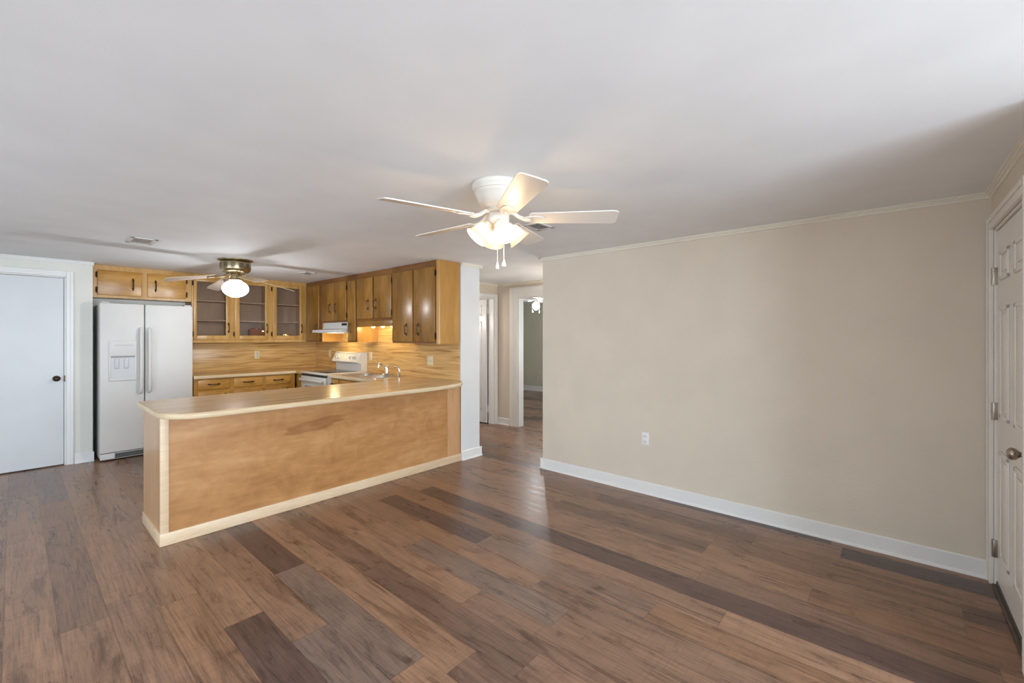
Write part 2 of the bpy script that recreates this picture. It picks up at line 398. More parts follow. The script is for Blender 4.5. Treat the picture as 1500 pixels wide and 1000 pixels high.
struct('wall_nook', BX(.48, .60, YB+.12, YK+.12, 0, H), M['wall_plain'])
struct('wall_kitchen', BX(.60, XK, YK, YK+.12, 0, H), M['wall_plain'])
struct('wall_range', BX(XK, 3.70, 3.75, YK+.12, 0, H), M['post'], label='white wall end standing as a post beside the peninsula')
BO = (3.62, 4.455, 0, 2.045)                       # bedroom opening
struct('wall_hall_far', wall_y(5.25, 5.37, 2.75, 8.4, [BO]), M['wall'])
HO = (4.35, 5.17, 0, 2.06)                         # open hall door
struct('wall_hall_end', wall_x(4.90, 5.02, 3.70, 5.25, [HO]), M['wall'])
struct('wall_hall_near', BX(XR+.14, 5.25, 2.75, 2.87, 0, H), M['wall'])
struct('wall_store', BX(3.70, 5.25, 6.4, 6.5, 0, H), M['wall'])  # unseen back wall, put in to keep light from leaking
struct('wall_bedroom_far', BX(9.05, 9.17, 1.9, 8.4, 0, H), M['wall_grey'])
struct('wall_bedroom_side', BX(5.37, 9.05, 8.28, 8.4, 0, H), M['wall_grey'])
struct('wall_bedroom_front', wall_x(1.9, 2.0, 5.25, 9.05, [(6.9, 8.3, .65, 1.95)]), M['wall_grey'])  # opening made for the added bedroom light
# window frames behind the camera
n = 1
for a, b in WINS_FRONT:
    bm = bmesh.new()
    for (p, q, r, s) in ((a, a+.05, WIN_Z[0], WIN_Z[1]), (b-.05, b, WIN_Z[0], WIN_Z[1]), (a, b, WIN_Z[0], WIN_Z[0]+.05), (a, b, WIN_Z[1]-.05, WIN_Z[1]), (a, b, 1.26, 1.30)):
        bx(bm, p, q, YW-.10, YW-.06, r, s)
    struct('window_%d' % n, bm, M['trim']); n += 1
bm = bmesh.new(); a, b = ADDED_WIN_LEFT  # frame of the added left window
for (p, q, r, s) in ((a, a+.05, WIN_Z[0], WIN_Z[1]), (b-.05, b, WIN_Z[0], WIN_Z[1]), (a, b, WIN_Z[0], WIN_Z[0]+.05), (a, b, WIN_Z[1]-.05, WIN_Z[1]), (a, b, 1.26, 1.30)):
    bx(bm, XL-.10, XL-.06, p, q, r, s)
struct('window_%d' % n, bm, M['trim'])

# baseboards (flat board with a quarter-round shoe)
def base_prof(h=.108, t=.014): return [(0, 0), (t+.012, 0), (t+.011, .008), (t+.006, .016), (t, .019), (t, h-.006), (t-.005, h), (0, h)]
def run_y(prof, x, y0, y1, sgn, z=0, up=1, bm=None):
    return prism(bm or bmesh.new(), [(x+sgn*d, z+up*h) for d, h in prof], 'y', y0, y1)
def run_x(prof, y, x0, x1, sgn, z=0, up=1, bm=None):
    return prism(bm or bmesh.new(), [(y+sgn*d, z+up*h) for d, h in prof], 'x', x0, x1)
bp = base_prof()
bm = run_y(bp, XR, YF+.02, 2.87+.026, -1); run_x(bp, 2.87, XR-.026, XR+.14, 1, bm=bm)
struct('baseboard_right', bm, M['trim'])
bm = run_x(bp, 3.75, 3.405, 3.70+.026, -1); run_y(bp, 3.70, 3.724, 4.90, 1, bm=bm)
struct('baseboard_post', bm, M['trim'])
bm = run_x(bp, YB, .45, .61, -1); struct('baseboard_back', bm, M['trim'])
bm = run_x(bp, YB, XL, LD[0]-.065, -1); struct('baseboard_back_corner', bm, M['trim'])
struct('baseboard_left', run_y(bp, XL, YW, YB, 1), M['trim'])
struct('baseboard_front', run_x(bp, YF, 2.36, FD[0]-.07, 1), M['trim'])
bm = run_y(bp, 5.25, 4.63, 4.90, -1); struct('baseboard_hall_far', bm, M['trim'])
bm = run_x(bp, 2.87, XR+.14, 5.25, 1); struct('baseboard_hall_near', bm, M['trim'])
struct('baseboard_bedroom', run_y(base_prof(.125), 9.05, 2, 8.28, -1), M['trim'])
# crown mouldings: stepped two-bead profile
cp = [(0, 0), (.032, 0), (.032, .006), (.026, .009), (.021, .010), (.021, .017), (.016, .020), (.011, .021), (.011, .030), (.006, .034), (0, .035)]
bm = run_y(cp, XR, YF, 2.87+.032, -1, H, -1); run_x(cp, 2.87, XR-.032, XR+.14, 1, H, -1, bm)
struct('trim_1', bm, M['crown'], label='cream crown moulding along the right wall')
struct('trim_2', run_x(cp, YF, 2.36, XR, 1, H, -1), M['crown'])
bm = run_x(cp, 3.75, 3.40, 3.70+.032, -1, H, -1); run_y(cp, 3.70, 3.714, 4.90, 1, H, -1, bm)
struct('trim_3', bm, M['crown'])
struct('trim_4', run_x(cp, YB, XL, .61, -1, H, -1), M['trim'])
bm = run_y(cp, 5.25, 2.87, 4.90, -1, H, -1); run_x(cp, 4.90, 3.70, 5.25, -1, H, -1, bm)
struct('trim_5', bm, M['crown'])
def casing(name, axis, a, b, top, plane, sgn, wdt=.06, t=.02, mat=None, depth=.12, right=True, left=True):
    """door casing with stepped profile and jamb lining"""
    bm = bmesh.new()
    def B(u0, u1, d0, d1, z0, z1, bev=.004):
        d0, d1 = plane+sgn*d0, plane+sgn*d1
        if axis == 'x': bx(bm, u0, u1, d0, d1, z0, z1, bev)
        else: bx(bm, d0, d1, u0, u1, z0, z1, bev)
    r, l = right*wdt, left*wdt
    if left:
        B(a-wdt, a, 0, t, 0, top+wdt); B(a-wdt*.95, a-wdt*.55, t, t+.006, 0, top+wdt*.95, .002)
    if right:
        B(b, b+wdt, 0, t, 0, top+wdt); B(b+wdt*.55, b+wdt*.95, t, t+.006, 0, top+wdt*.95, .002)
    B(a, b, 0, t, top, top+wdt); B(a, b, t, t+.006, top+wdt*.55, top+wdt*.95, .002)
    B(a-.001, a+.014, -depth, 0, 0, top); B(b-.014, b+.001, -depth, 0, 0, top); B(a, b, -depth, 0, top-.014, top)
    return struct(name, bm, mat or M['trim'])
casing('trim_6', 'x', LD[0], LD[1], LD[3], YB, -1)
casing('trim_7', 'x', FD[0], FD[1], FD[3], YF, 1, wdt=.068, mat=M['front_door'], depth=.14)
casing('trim_8', 'y', BO[0], BO[1], BO[3], 5.25, -1, wdt=.165)
casing('trim_9', 'x', HO[0], HO[1], HO[3], 4.90, -1, wdt=.062)

# ------------------------------------------------------------------ doors
def lever_knob(bm, p, d, r=.027, L=.062):
    m = frame_to(p, d)
    return lathe(bm, [(.0, 0), (.032, 0), (.032, .004), (.026, .009), (.012, .012), (.011, L-.036), (.016, L-.032), (r*.92, L-.022), (r, L-.010), (r*.86, L-.001), (r*.5, L+.005), (0, L+.006)], m, 24)
d2 = struct('door_2', BX(LD[0]+.016, LD[1]-.017, YB+.012, YB+.047, .012, LD[3]-.017, .002), M['door'], label='plain white flush door closed in the left wall')
obj('door_knob', lever_knob(bmesh.new(), (.312, YB+.012, .968), (0, -1, 0)), M['bronze'], d2)
obj('latch_plate', BX(LD[1]-.017, LD[1]-.006, YB-.001, YB+.02, .93, 1.0), M['bronze'], d2)

# front door: six raised panels, hinges, knob, deadbolt
fx0, fx1, fy = FD[0]+.016, FD[1]-.016, YF-.012
def six_panel(bm, u0, u1, put, rows, cols):
    for (z0, z1) in rows:
        for (a, b) in cols: put(bm, a, b, z0, z1)
bm = BX(fx0, fx1, fy-.04, fy, .022, FD[3]-.018, .002)
rows = [(.205, .80), (.985, 1.60), (1.745, 1.905)]
wd = fx1-fx0
cols = [(3.375, 3.60), (3.005, 3.225)]
def raised(bm, a, b, z0, z1):
    for (o, h0, h1) in ((0, 0, .007), (.012, 0, .0)):
        pass
    # ovolo frame of four strips and a raised field
    s = .022
    bx(bm, a, b, fy-.001, fy+.008, z0, z0+s, .006, 3); bx(bm, a, b, fy-.001, fy+.008, z1-s, z1, .006, 3)
    bx(bm, a, a+s, fy-.001, fy+.008, z0, z1, .006, 3); bx(bm, b-s, b, fy-.001, fy+.008, z0, z1, .006, 3)
    bx(bm, a+.045, b-.045, fy-.001, fy+.007, z0+.045, z1-.045, .006, 2)
d1 = struct('door_1', bm, M['front_door'], label='white six-panel front door at the right edge')
for z0, z1 in rows:
    for a, b in cols:
        b2 = bmesh.new(); raised(b2, a, b, z0, z1); obj('raised_panel', b2, M['front_door'], d1)
obj('door_knob', lever_knob(bmesh.new(), (2.965, fy, .905), (0, 1, 0), .028, .06), M['nickel'], d1)
obj('deadbolt', lathe(bmesh.new(), [(0, 0), (.031, 0), (.031, .008), (.026, .014), (0, .016)], frame_to((2.965, fy, 1.03), (0, 1, 0)), 24), M['nickel'], d1)
for zc in (1.78, 1.005, .215):
    hb = BX(3.708, 3.735, YF-.016, YF+.005, zc-.05, zc+.05, .001)
    h = obj('hinge', hb, M['nickel'], d1)
    kb = bmesh.new()
    for k in range(5): cyl(kb, (3.716, YF+.004, zc-.05+.02*k+.0008), (3.716, YF+.004, zc-.05+.02*(k+1)-.0008), .0075, n=12)
    obj('hinge_knuckle', kb, M['nickel'], h)
obj('door_sweep', BX(fx0, fx1, fy-.03, fy+.006, .012, .03, .002), M['threshold'], d1)
struct('trim_10', BX(FD[0]+.016, FD[1]-.016, YF-.14, YF+.01, 0, .014, .004), M['threshold'], label='dark threshold strip under the front door')

# hall door standing open, hinged on the right jamb
hx = HO[1]-.02
d3 = struct('door_3', BX(hx-.035, hx, 5.03, 5.82, .012, HO[3]-.018, .002), M['door'], label='white panelled hall door standing open')
for (z0, z1) in ((.22, .85), (1.0, 1.68), (1.78, 1.95)):
    for (a, b) in ((5.13, 5.37), (5.48, 5.72)):
        b2 = bmesh.new(); s = .02; X = hx-.035
        bx(b2, X-.006, X+.001, a, b, z0, z0+s, .004); bx(b2, X-.006, X+.001, a, b, z1-s, z1, .004)
        bx(b2, X-.006, X+.001, a, a+s, z0, z1, .004); bx(b2, X-.006, X+.001, b-s, b, z0, z1, .004)
        obj('raised_panel', b2, M['door'], d3)
for zc in (1.86, .24): obj('hinge', BX(hx-.002, hx+.012, 5.0, 5.03, zc-.05, zc+.05), M['trim'], d3)
obj('door_knob', lever_knob(bmesh.new(), (hx-.035, 5.76, .93), (-1, 0, 0)), M['nickel'], d3)

# ------------------------------------------------------------------ cabinet helpers
class Face:
    """axis 'x': run along x, outward -y ; axis 'y': run along y, outward -x. d>0 goes into the cabinet"""
    def __init__(s, axis, plane): s.axis, s.p = axis, plane
    def B(s, bm, u0, u1, d0, d1, z0, z1, bev=0, seg=2):
        if s.axis == 'x': return bx(bm, u0, u1, s.p+d0, s.p+d1, z0, z1, bev, seg)
        return bx(bm, s.p+d0, s.p+d1, u0, u1, z0, z1, bev, seg)
    def P(s, u, d, z): return (u, s.p+d, z) if s.axis == 'x' else (s.p+d, u, z)
def handle(F, par, u, z, vertical=True, L=.135, front=-.018):
    """antique bail pull: two rosettes, posts and a turned bar"""
    bm = bmesh.new()
    def Q(t, d): return F.P(u, d, z+t) if vertical else F.P(u+t, d, z)
    out = Vector(F.P(0, -1, 0))-Vector(F.P(0, 0, 0))
    for s in (-1, 1):
        t = s*L*.36
        lathe(bm, [(0, 0), (.011, 0), (.010, .003), (.005, .006), (.0045, .024)], frame_to(Q(t, front), out), 12)
        ball(bm, Q(t, front-.026), .0075, n=10)
        tube(bm, [Q(t-s*.012, front-.001), Q(t, front-.002), Q(t+s*.016, front-.002), Q(t+s*.028, front-.001)], [.006, .011, .008, .003], 8)
    pts = [Q(L*.36*k/4, front-.026) for k in range(-4, 5)]
    tube(bm, pts, [.0055, .006, .0068, .0058, .008, .0058, .0068, .006, .0055], 8)
    return obj('handle', bm, M['bronze'], par)
def hinge(F, par, u, z, front=-.018):
    bm = bmesh.new()
    F.B(bm, u-.008, u+.008, front+.004, .0, z-.026, z+.026, .002)
    a = Vector(F.P(u, front+.002, z-.03)); b = Vector(F.P(u, front+.002, z+.03)); cyl(bm, a, b, .0045, n=8)
    ball(bm, a, .006, n=8); ball(bm, b, .006, n=8)
    return obj('hinge', bm, M['hinge_dark'], par)
def slab_door(F, par, u0, u1, z0, z1, mat='cab', name='door', hz=None, hu=None, vertical=True, hinges=(), hside=None):
    bm = F.B(bmesh.new(), u0, u1, -.018, 0, z0, z1, .006, 3)
    d = obj(name, bm, M[mat], par)
    if hz is not None: handle(F, d, hu, hz, vertical)
    for z in hinges: hinge(F, d, hside, z)
    return d

K2 = Face('y', 3.08)
K1 = Face('x', 7.06)
TOP = H-.002
ZB = 1.352                         # underside of wall cabinets
def k2_unit(label, u0, u1, z0, body_bevel=None):
    t = thing('wall_cabinet', label, 'cabinet', (3.38, (u0+u1)/2, z0), 'honey wood wall cabinets')
    return t
# tall two-door cabinet at the end of the run
t = k2_unit('tall two-door honey wood wall cabinet nearest the white post', 3.762, 4.645, ZB)
bm = bmesh.new()
prism(bm, [(3.392, 3.762)]+arc(3.115, 3.797, .035, 270, 180, 6)+[(3.08, 4.645), (3.392, 4.645)], 'z', ZB, TOP)
obj('body', bm, M['cab_end'], t)
bm = K2.B(bmesh.new(), 3.800, 4.645, -.002, .001, ZB+.002, TOP); obj('face_frame', bm, M['cab_rail'], t)
slab_door(K2, t, 4.222, 4.632, 1.372, 2.21, hz=1.515, hu=4.33)
slab_door(K2, t, 3.815, 4.200, 1.372, 2.21, hz=1.515, hu=4.10, hinges=(2.14, 1.44), hside=3.806)
# cabinet above the sink with valance
t = k2_unit('short two-door wall cabinet above the sink with valance board', 4.645, 5.49, 1.65)
obj('body', K2.B(bmesh.new(), 4.647, 5.488, .02, .312, 1.66, TOP), M['cab_end'], t)
obj('face_frame', K2.B(bmesh.new(), 4.647, 5.488, 0, .02, 1.64, TOP), M['cab_rail'], t)
obj('valance', K2.B(bmesh.new(), 4.647, 5.488, 0, .018, 1.563, 1.64, .002), M['cab'], t)
slab_door(K2, t, 5.085, 5.478, 1.667, 2.205, hz=1.85, hu=5.18)
slab_door(K2, t, 4.655, 5.045, 1.667, 2.205, hz=1.85, hu=4.99, hinges=(2.13, 1.735), hside=4.652)
# narrow cabinet
t = k2_unit('narrow one-door wall cabinet between range hood and sink', 5.49, 5.745, ZB)
obj('body', K2.B(bmesh.new(), 5.490, 5.744, .004, .312, ZB, TOP), M['cab_end'], t)
obj('face_frame', K2.B(bmesh.new(), 5.490, 5.744, 0, .004, ZB, TOP), M['cab_rail'], t)
slab_door(K2, t, 5.515, 5.725, 1.372, 2.205, hz=1.555, hu=5.63)
# cabinet above the hood
t = k2_unit('short two-door wall cabinet directly above the range hood', 5.745, 6.512, 1.64)
obj('body', K2.B(bmesh.new(), 5.746, 6.511, .004, .312, 1.64, TOP), M['cab_end'], t)
obj('face_frame', K2.B(bmesh.new(), 5.746, 6.511, 0, .004, 1.64, TOP), M['cab_rail'], t)
slab_door(K2, t, 6.135, 6.50, 1.66, 2.215, hz=1.845, hu=6.22)
slab_door(K2, t, 5.765, 6.125, 1.66, 2.215, hz=1.845, hu=6.05, hinges=(2.12, 1.73), hside=5.757)
# corner cabinet
t = k2_unit('one-door wall cabinet in the inside kitchen corner left of the hood', 6.512, 7.06, ZB)
obj('body', K2.B(bmesh.new(), 6.513, 7.38, .004, .312, ZB, TOP), M['cab_end'], t)
obj('face_frame', K2.B(bmesh.new(), 6.513, 7.055, 0, .004, ZB, TOP), M['cab_rail'], t)
slab_door(K2, t, 6.595, 7.03, 1.372, 2.215, hz=1.555, hu=6.66)

# cabinet over the refrigerator
t = thing('wall_cabinet', 'low two-door wall cabinet above the white refrigerator', 'cabinet', (1.08, 7.36, 1.895), 'honey wood wall cabinets')
obj('body', K1.B(bmesh.new(), .604, 1.565, .02, .325, 1.90, TOP), M['cab_end'], t)
bm = bmesh.new()
K1.B(bm, .604, 1.565, 0, .02, 2.222, TOP); K1.B(bm, .604, 1.565, 0, .02, 1.897, 1.935)
K1.B(bm, .604, .652, 0, .02, 1.935, 2.222); K1.B(bm, 1.045, 1.112, 0, .02, 1.935, 2.222); K1.B(bm, 1.498, 1.565, 0, .02, 1.935, 2.222)
obj('face_frame', bm, M['cab_frame'], t)
slab_door(K1, t, .648, 1.052, 1.928, 2.225, 'base', hz=2.072, hu=.968, hinges=(2.165, 1.985), hside=.640)
slab_door(K1, t, 1.106, 1.503, 1.928, 2.225, 'base', hz=2.072, hu=1.186, hinges=(2.165, 1.985), hside=1.512)

# glass-door cabinet
t = thing('glass_door_cabinet', 'honey wood wall cabinet with three glass doors and shelves', 'cabinet', (2.32, 7.36, ZB))
gx0, gx1 = 1.567, 3.078
bm = bmesh.new()
K1.B(bm, gx0, gx1, .315, .325, ZB, TOP)
for u in (gx0, 2.030, 2.532, gx1-.018): K1.B(bm, u, u+.018, .02, .315, ZB, TOP)
K1.B(bm, gx0, gx1, .02, .315, ZB, ZB+.02); K1.B(bm, gx0, gx1, .02, .315, 2.25, TOP)
obj('carcass', bm, M['cab_in'], t)
for z in (1.655, 1.925):
    for (a, b) in ((gx0+.018, 2.030), (2.048, 2.532), (2.550, gx1-.018)):
        obj('shelf', K1.B(bmesh.new(), a, b, .045, .314, z-.009, z+.009), M['cab_in'], t)
bm = bmesh.new()
K1.B(bm, gx0, gx1, -.001, .02, 2.222, TOP); K1.B(bm, gx0, gx1, 0, .02, ZB-.004, 1.395)
for (a, b) in ((gx0, 1.60), (2.0, 2.085), (2.50, 2.588), (3.01, gx1)): K1.B(bm, a, b, 0, .02, 1.395, 2.222)
obj('face_frame', bm, M['cab_frame'], t)
for (a, b, p, q, hu, hs) in ((1.586, 2.013, 1.622, 1.962, 1.992, 1.578), (2.072, 2.514, 2.133, 2.468, 2.494, 2.062), (2.574, 3.022, 2.632, 2.970, 3.0, 2.562)):
    bm = bmesh.new(); z0, z1, p0, p1 = 1.388, 2.228, 1.448, 2.180
    K1.B(bm, a, p, -.018, 0, z0, z1, .005); K1.B(bm, q, b, -.018, 0, z0, z1, .005)
    K1.B(bm, p-.002, q+.002, -.018, 0, z0, p0, .005); K1.B(bm, p-.002, q+.002, -.018, 0, p1, z1, .005)
    d = obj('door', bm, M['cab_frame'], t)
    obj('pane', K1.B(bmesh.new(), p, q, -.008, -.004, p0, p1), M['glass'], d)
    handle(K1, d, hu, 1.555); hinge(K1, d, hs, 2.15); hinge(K1, d, hs, 1.468)
# brown box behind the middle pane
bm = BX(2.30, 2.505, 7.14, 7.22, ZB+.021, 1.545, .003)
for k in range(4): ball(bm, (2.33+.049*k, 7.18, 1.545), .018, .9, 10)
tag(obj('storage_box', bm, M['box_brown'], loc=(2.40, 7.18, ZB+.021)), 'brown box with scalloped top behind the middle glass door', 'box')

# ------------------------------------------------------------------ base cabinets and counters
CT, CTH = .92, .040
def knee(F, t, u0, u1, z0=.10, z1=.879, depth=.56, mat='base'):
    obj('body', F.B(bmesh.new(), u0, u1, .004, depth, z0, z1), M[mat], t)
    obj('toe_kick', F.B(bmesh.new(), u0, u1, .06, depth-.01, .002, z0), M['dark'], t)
B1 = Face('x', 6.80)
t = thing('base_cabinet', 'base cabinet with three drawers beside the refrigerator', 'cabinet', (2.1, 7.08, 0), 'kitchen base cabinets')
knee(B1, t, 1.53, 2.795, depth=.58)
bm = B1.B(bmesh.new(), 1.53, 2.795, 0, .004, .10, .879); obj('face_frame', bm, M['base'], t)
for (a, b) in ((1.572, 1.932), (1.982, 2.345), (2.385, 2.73)):
    slab_door(B1, t, a, b, .735, .862, 'base', 'drawer', hz=.80, hu=(a+b)/2, vertical=False)
    slab_door(B1, t, a, b, .13, .700, 'base', 'door', hz=.60, hu=b-.05)
B2 = Face('y', 2.84)
t = thing('base_cabinet', 'corner base cabinet left of the white range', 'cabinet', (3.1, 6.9, 0), 'kitchen base cabinets')
obj('body', BX(2.84, 3.385, 6.52, 7.385, .10, .879), M['base'], t)
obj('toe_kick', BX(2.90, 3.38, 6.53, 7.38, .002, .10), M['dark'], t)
t = thing('base_cabinet', 'sink base cabinet right of the white range', 'cabinet', (3.1, 5.0, 0), 'kitchen base cabinets')
obj('body', BX(2.844, 3.385, 4.36, 5.735, .10, .72), M['base'], t)
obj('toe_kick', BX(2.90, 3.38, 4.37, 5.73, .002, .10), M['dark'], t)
bm = bmesh.new(); bx(bm, 2.84, 2.844, 4.36, 5.735, .10, .879); bx(bm, 2.844, 3.385, 5.72, 5.735, .72, .879); bx(bm, 2.844, 3.385, 4.36, 4.375, .72, .879)
obj('face_frame', bm, M['base'], t)
slab_door(B2, t, 5.53, 5.70, .735, .862, 'base', 'drawer', hz=.80, hu=5.615, vertical=False)
for a, b in ((5.53, 5.70), (5.02, 5.48), (4.52, 4.98)): slab_door(B2, t, a, b, .13, .700, 'base', 'door', hz=.60, hu=a+.06)
slab_door(B2, t, 4.52, 5.48, .735, .862, 'base', 'false_drawer')

# peninsula
PX0, PY0, PY1 = .655, 3.745, 4.34
t = thing('kitchen_peninsula', 'honey birch peninsula cabinet with pale trim facing the room', 'cabinet', (2.0, 4.04, 0))
obj('body', BX(PX0+.012, 3.398, PY0+.018, PY1, .02, .879), M['cab'], t)
obj('front_panel', BX(PX0+.046, 3.20, PY0+.010, PY0+.020, .085, .879), M['panel'], t)
obj('side_panel', BX(3.2015, 3.390, PY0+.010, PY0+.020, .085, .879), M['end_panel'], t)
obj('end_panel', BX(PX0+.003, PX0+.014, PY0+.018, PY1, .085, .879), M['end_panel'], t)
obj('corner_trim', BX(PX0, PX0+.048, PY0+.001, PY0+.022, .085, .879, .003), M['pale_trim'], t)
obj('base_trim', BX(PX0-.004, 3.395, PY0-.004, PY0+.018, .001, .086, .003), M['pale_trim'], t)
obj('base_trim', BX(PX0-.005, PX0+.014, PY0+.0185, PY1, .001, .086, .003), M['pale_trim'], t)
obj('edge_strip', BX(3.3905, 3.398, PY0+.005, PY0+.020, .086, .879), M['cab'], t)  # dark strip drawn for the shadow line at the panel's wall end

outline_front = arc(.905, 3.775, .262, 180, 270, 12, ry=.258)            # left corner sweep
outline_front = [(x, y) for x, y in outline_front]
right_sweep = [(2.75, 3.512), (2.90, 3.517), (3.02, 3.532), (3.14, 3.560), (3.25, 3.605), (3.34, 3.668), (3.397, 3.738)]
front = outline_front+right_sweep
back = [(3.397, 5.738), (2.80, 5.738), (2.80, 4.56)]+arc(2.74, 4.56, .06, 0, -90, 5)+[(.69, 4.50)]+arc(.70, 4.445, .055, 90, 180, 5)[0:]
outer = front+back
sx0, sx1, sy0, sy1 = 2.875, 3.335, 4.74, 5.50          # sink hole
def rrect(x0, x1, y0, y1, r, n=5):
    return arc(x1-r, y1-r, r, 0, 90, n)+arc(x0+r, y1-r, r, 90, 180, n)+arc(x0+r, y0+r, r, 180, 270, n)+arc(x1-r, y0+r, r, 270, 360, n)
ct = thing('countertop', 'oak laminate worktop over peninsula and sink cabinets', 'countertop', (2.0, 4.2, CT-CTH))
obj('slab', plate_hole(bmesh.new(), outer, [rrect(sx0, sx1, sy0, sy1, .05)], CT-CTH, CT), M['counter'], ct)
def nosing(path, z0, z1, out=.012, closed=False):
    """rounded band hugging a path on its right-hand side"""
    bm = bmesh.new(); prof = [(-.002, z1-.003), (out*.55, z1-.003), (out*.9, z1-.008), (out, z1-.016), (out, z0+.010), (out*.7, z0+.003), (-.002, z0)]
    rings = []
    for i, p in enumerate(path):
        a = Vector(path[max(i-1, 0)]); b = Vector(path[min(i+1, len(path)-1)]); tt = (b-a).normalized(); nn = Vector((tt.y, -tt.x))
        rings.append([bm.verts.new((p[0]+nn.x*d, p[1]+nn.y*d, z)) for d, z in prof])
    for A, B in zip(rings, rings[1:]):
        for k in range(len(prof)-1): bm.faces.new((A[k], A[k+1], B[k+1], B[k]))
    bm.faces.new(rings[0]); bm.faces.new(rings[-1])
    return bm
obj('edge_band', nosing([(.645, 4.44)]+front, CT-CTH-.001, CT), M['nosing'], ct)
obj('edge_band', nosing([(2.80, 5.738), (2.80, 5.2), (2.80, 4.58)], CT-CTH-.001, CT, .008), M['nosing'], ct)
c2 = thing('countertop', 'oak laminate worktop along the back wall from refrigerator to range', 'countertop', (2.4, 7.1, CT-CTH))
bm = bmesh.new(); prism(bm, [(1.522, 6.76), (2.80, 6.76), (2.80, 6.512), (3.397, 6.512), (3.397, 7.385), (1.522, 7.385)], 'z', CT-CTH, CT)
obj('slab', bm, M['counter_back'], c2)
obj('edge_band', nosing([(1.522, 6.76), (2.0, 6.76), (2.79, 6.76)], CT-CTH-.001, CT, .008), M['nosing'], c2)

bm = bmesh.new(); bx(bm, 1.522, 3.388, YK-.010, YK-.001, CT+.001, ZB-.002, .001)
tag(obj('backsplash', bm, M['splash_x'], loc=(2.4, YK-.004, CT)), 'oak-grain laminate backsplash below the glass-door cabinet', 'backsplash')
bm = bmesh.new()
XS = XK-.010
bx(bm, XS, XK-.001, 3.764, YK-.012, CT+.001, ZB-.002, .0)
bx(bm, XS, XK-.001, 4.65, 5.485, ZB-.002, 1.655); bx(bm, XS, XK-.001, 5.75, 6.508, ZB-.002, 1.5)
tag(obj('backsplash', bm, M['splash_y'], loc=(XK-.004, 5.5, CT)), 'oak-grain laminate backsplash behind the range and sink', 'backsplash')

# ------------------------------------------------------------------ sink, faucet, sprayer
t = thing('kitchen_sink', 'stainless steel double-bowl sink set in the worktop', 'sink', (3.10, 5.12, CT))
rim_o = rrect(2.86, 3.355, 4.72, 5.52, .05); ym = 5.12
b1 = rrect(2.895, 3.225, 4.755, ym-.018, .05); b2 = rrect(2.895, 3.225, ym+.018, 5.485, .05)
obj('rim', plate_hole(bmesh.new(), rim_o, [b1, b2], CT+.0005, CT+.006), M['steel'], t)
for loop in (b1, b2):
    bm = bmesh.new(); cx = sum(p[0] for p in loop)/len(loop); cy = sum(p[1] for p in loop)/len(loop)
    rings = []
    for s, z in ((1, CT+.005), (.97, CT-.02), (.94, CT-.13), (.86, CT-.165), (.1, CT-.170)):
        rings.append([bm.verts.new((cx+(x-cx)*s, cy+(y-cy)*s, z)) for x, y in loop])
    for A, B in zip(rings, rings[1:]):
        for k in range(len(loop)): bm.faces.new((A[k], A[(k+1) % len(loop)], B[(k+1) % len(loop)], B[k]))
    bm.faces.new(rings[-1])
    bw = obj('bowl', bm, M['steel'], t)
    obj('drain', lathe(bmesh.new(), [(0, 0), (.038, 0), (.04, .003), (.034, .004), (0, .001)], Matrix.Translation((cx, cy, CT-.1695)), 20), M['chrome'], bw)
fxc, fyc, fz = 3.292, 5.10, CT+.006
t = thing('faucet', 'chrome single-lever faucet behind the double-bowl sink', 'faucet', (fxc, fyc, fz))
obj('base_plate', bx(bmesh.new(), fxc-.03, fxc+.03, fyc-.10, fyc+.10, fz, fz+.008, .004, 3), M['chrome'], t)
obj('body', lathe(bmesh.new(), [(.027, .006), (.024, .02), (.021, .06), (.022, .085), (.021, .10), (.012, .112), (0, .115)], Matrix.Translation((fxc, fyc, fz)), 20), M['chrome'], t)
sp = [(fxc, fyc, fz+.055), (fxc-.03, fyc+.01, fz+.095), (fxc-.06, fyc+.02, fz+.13), (fxc-.078, fyc+.026, fz+.148), (fxc-.094, fyc+.031, fz+.15), (fxc-.104, fyc+.034, fz+.13), (fxc-.106, fyc+.035, fz+.095)]
obj('spout', tube(bmesh.new(), sp, [.013, .012, .0115, .012, .0125, .013, .0135], 12), M['chrome'], t)
obj('lever', tube(bmesh.new(), [(fxc, fyc, fz+.11), (fxc+.012, fyc-.01, fz+.125), (fxc+.03, fyc-.03, fz+.135)], [.008, .007, .006], 10), M['chrome'], t)
px, py = 3.315, 4.85
t = thing('side_sprayer', 'chrome pull-out side sprayer right of the faucet', 'sprayer', (px, py, fz))
obj('holder', lathe(bmesh.new(), [(.024, 0), (.022, .01), (.015, .02), (.013, .03), (0, .03)], Matrix.Translation((px, py, fz)), 16), M['chrome'], t)
obj('spray_head', tube(bmesh.new(), [(px, py, fz+.028), (px, py, fz+.06), (px-.004, py+.006, fz+.09), (px-.02, py+.022, fz+.112), (px-.045, py+.045, fz+.112)], [.012, .014, .015, .016, .012], 12), M['chrome'], t)

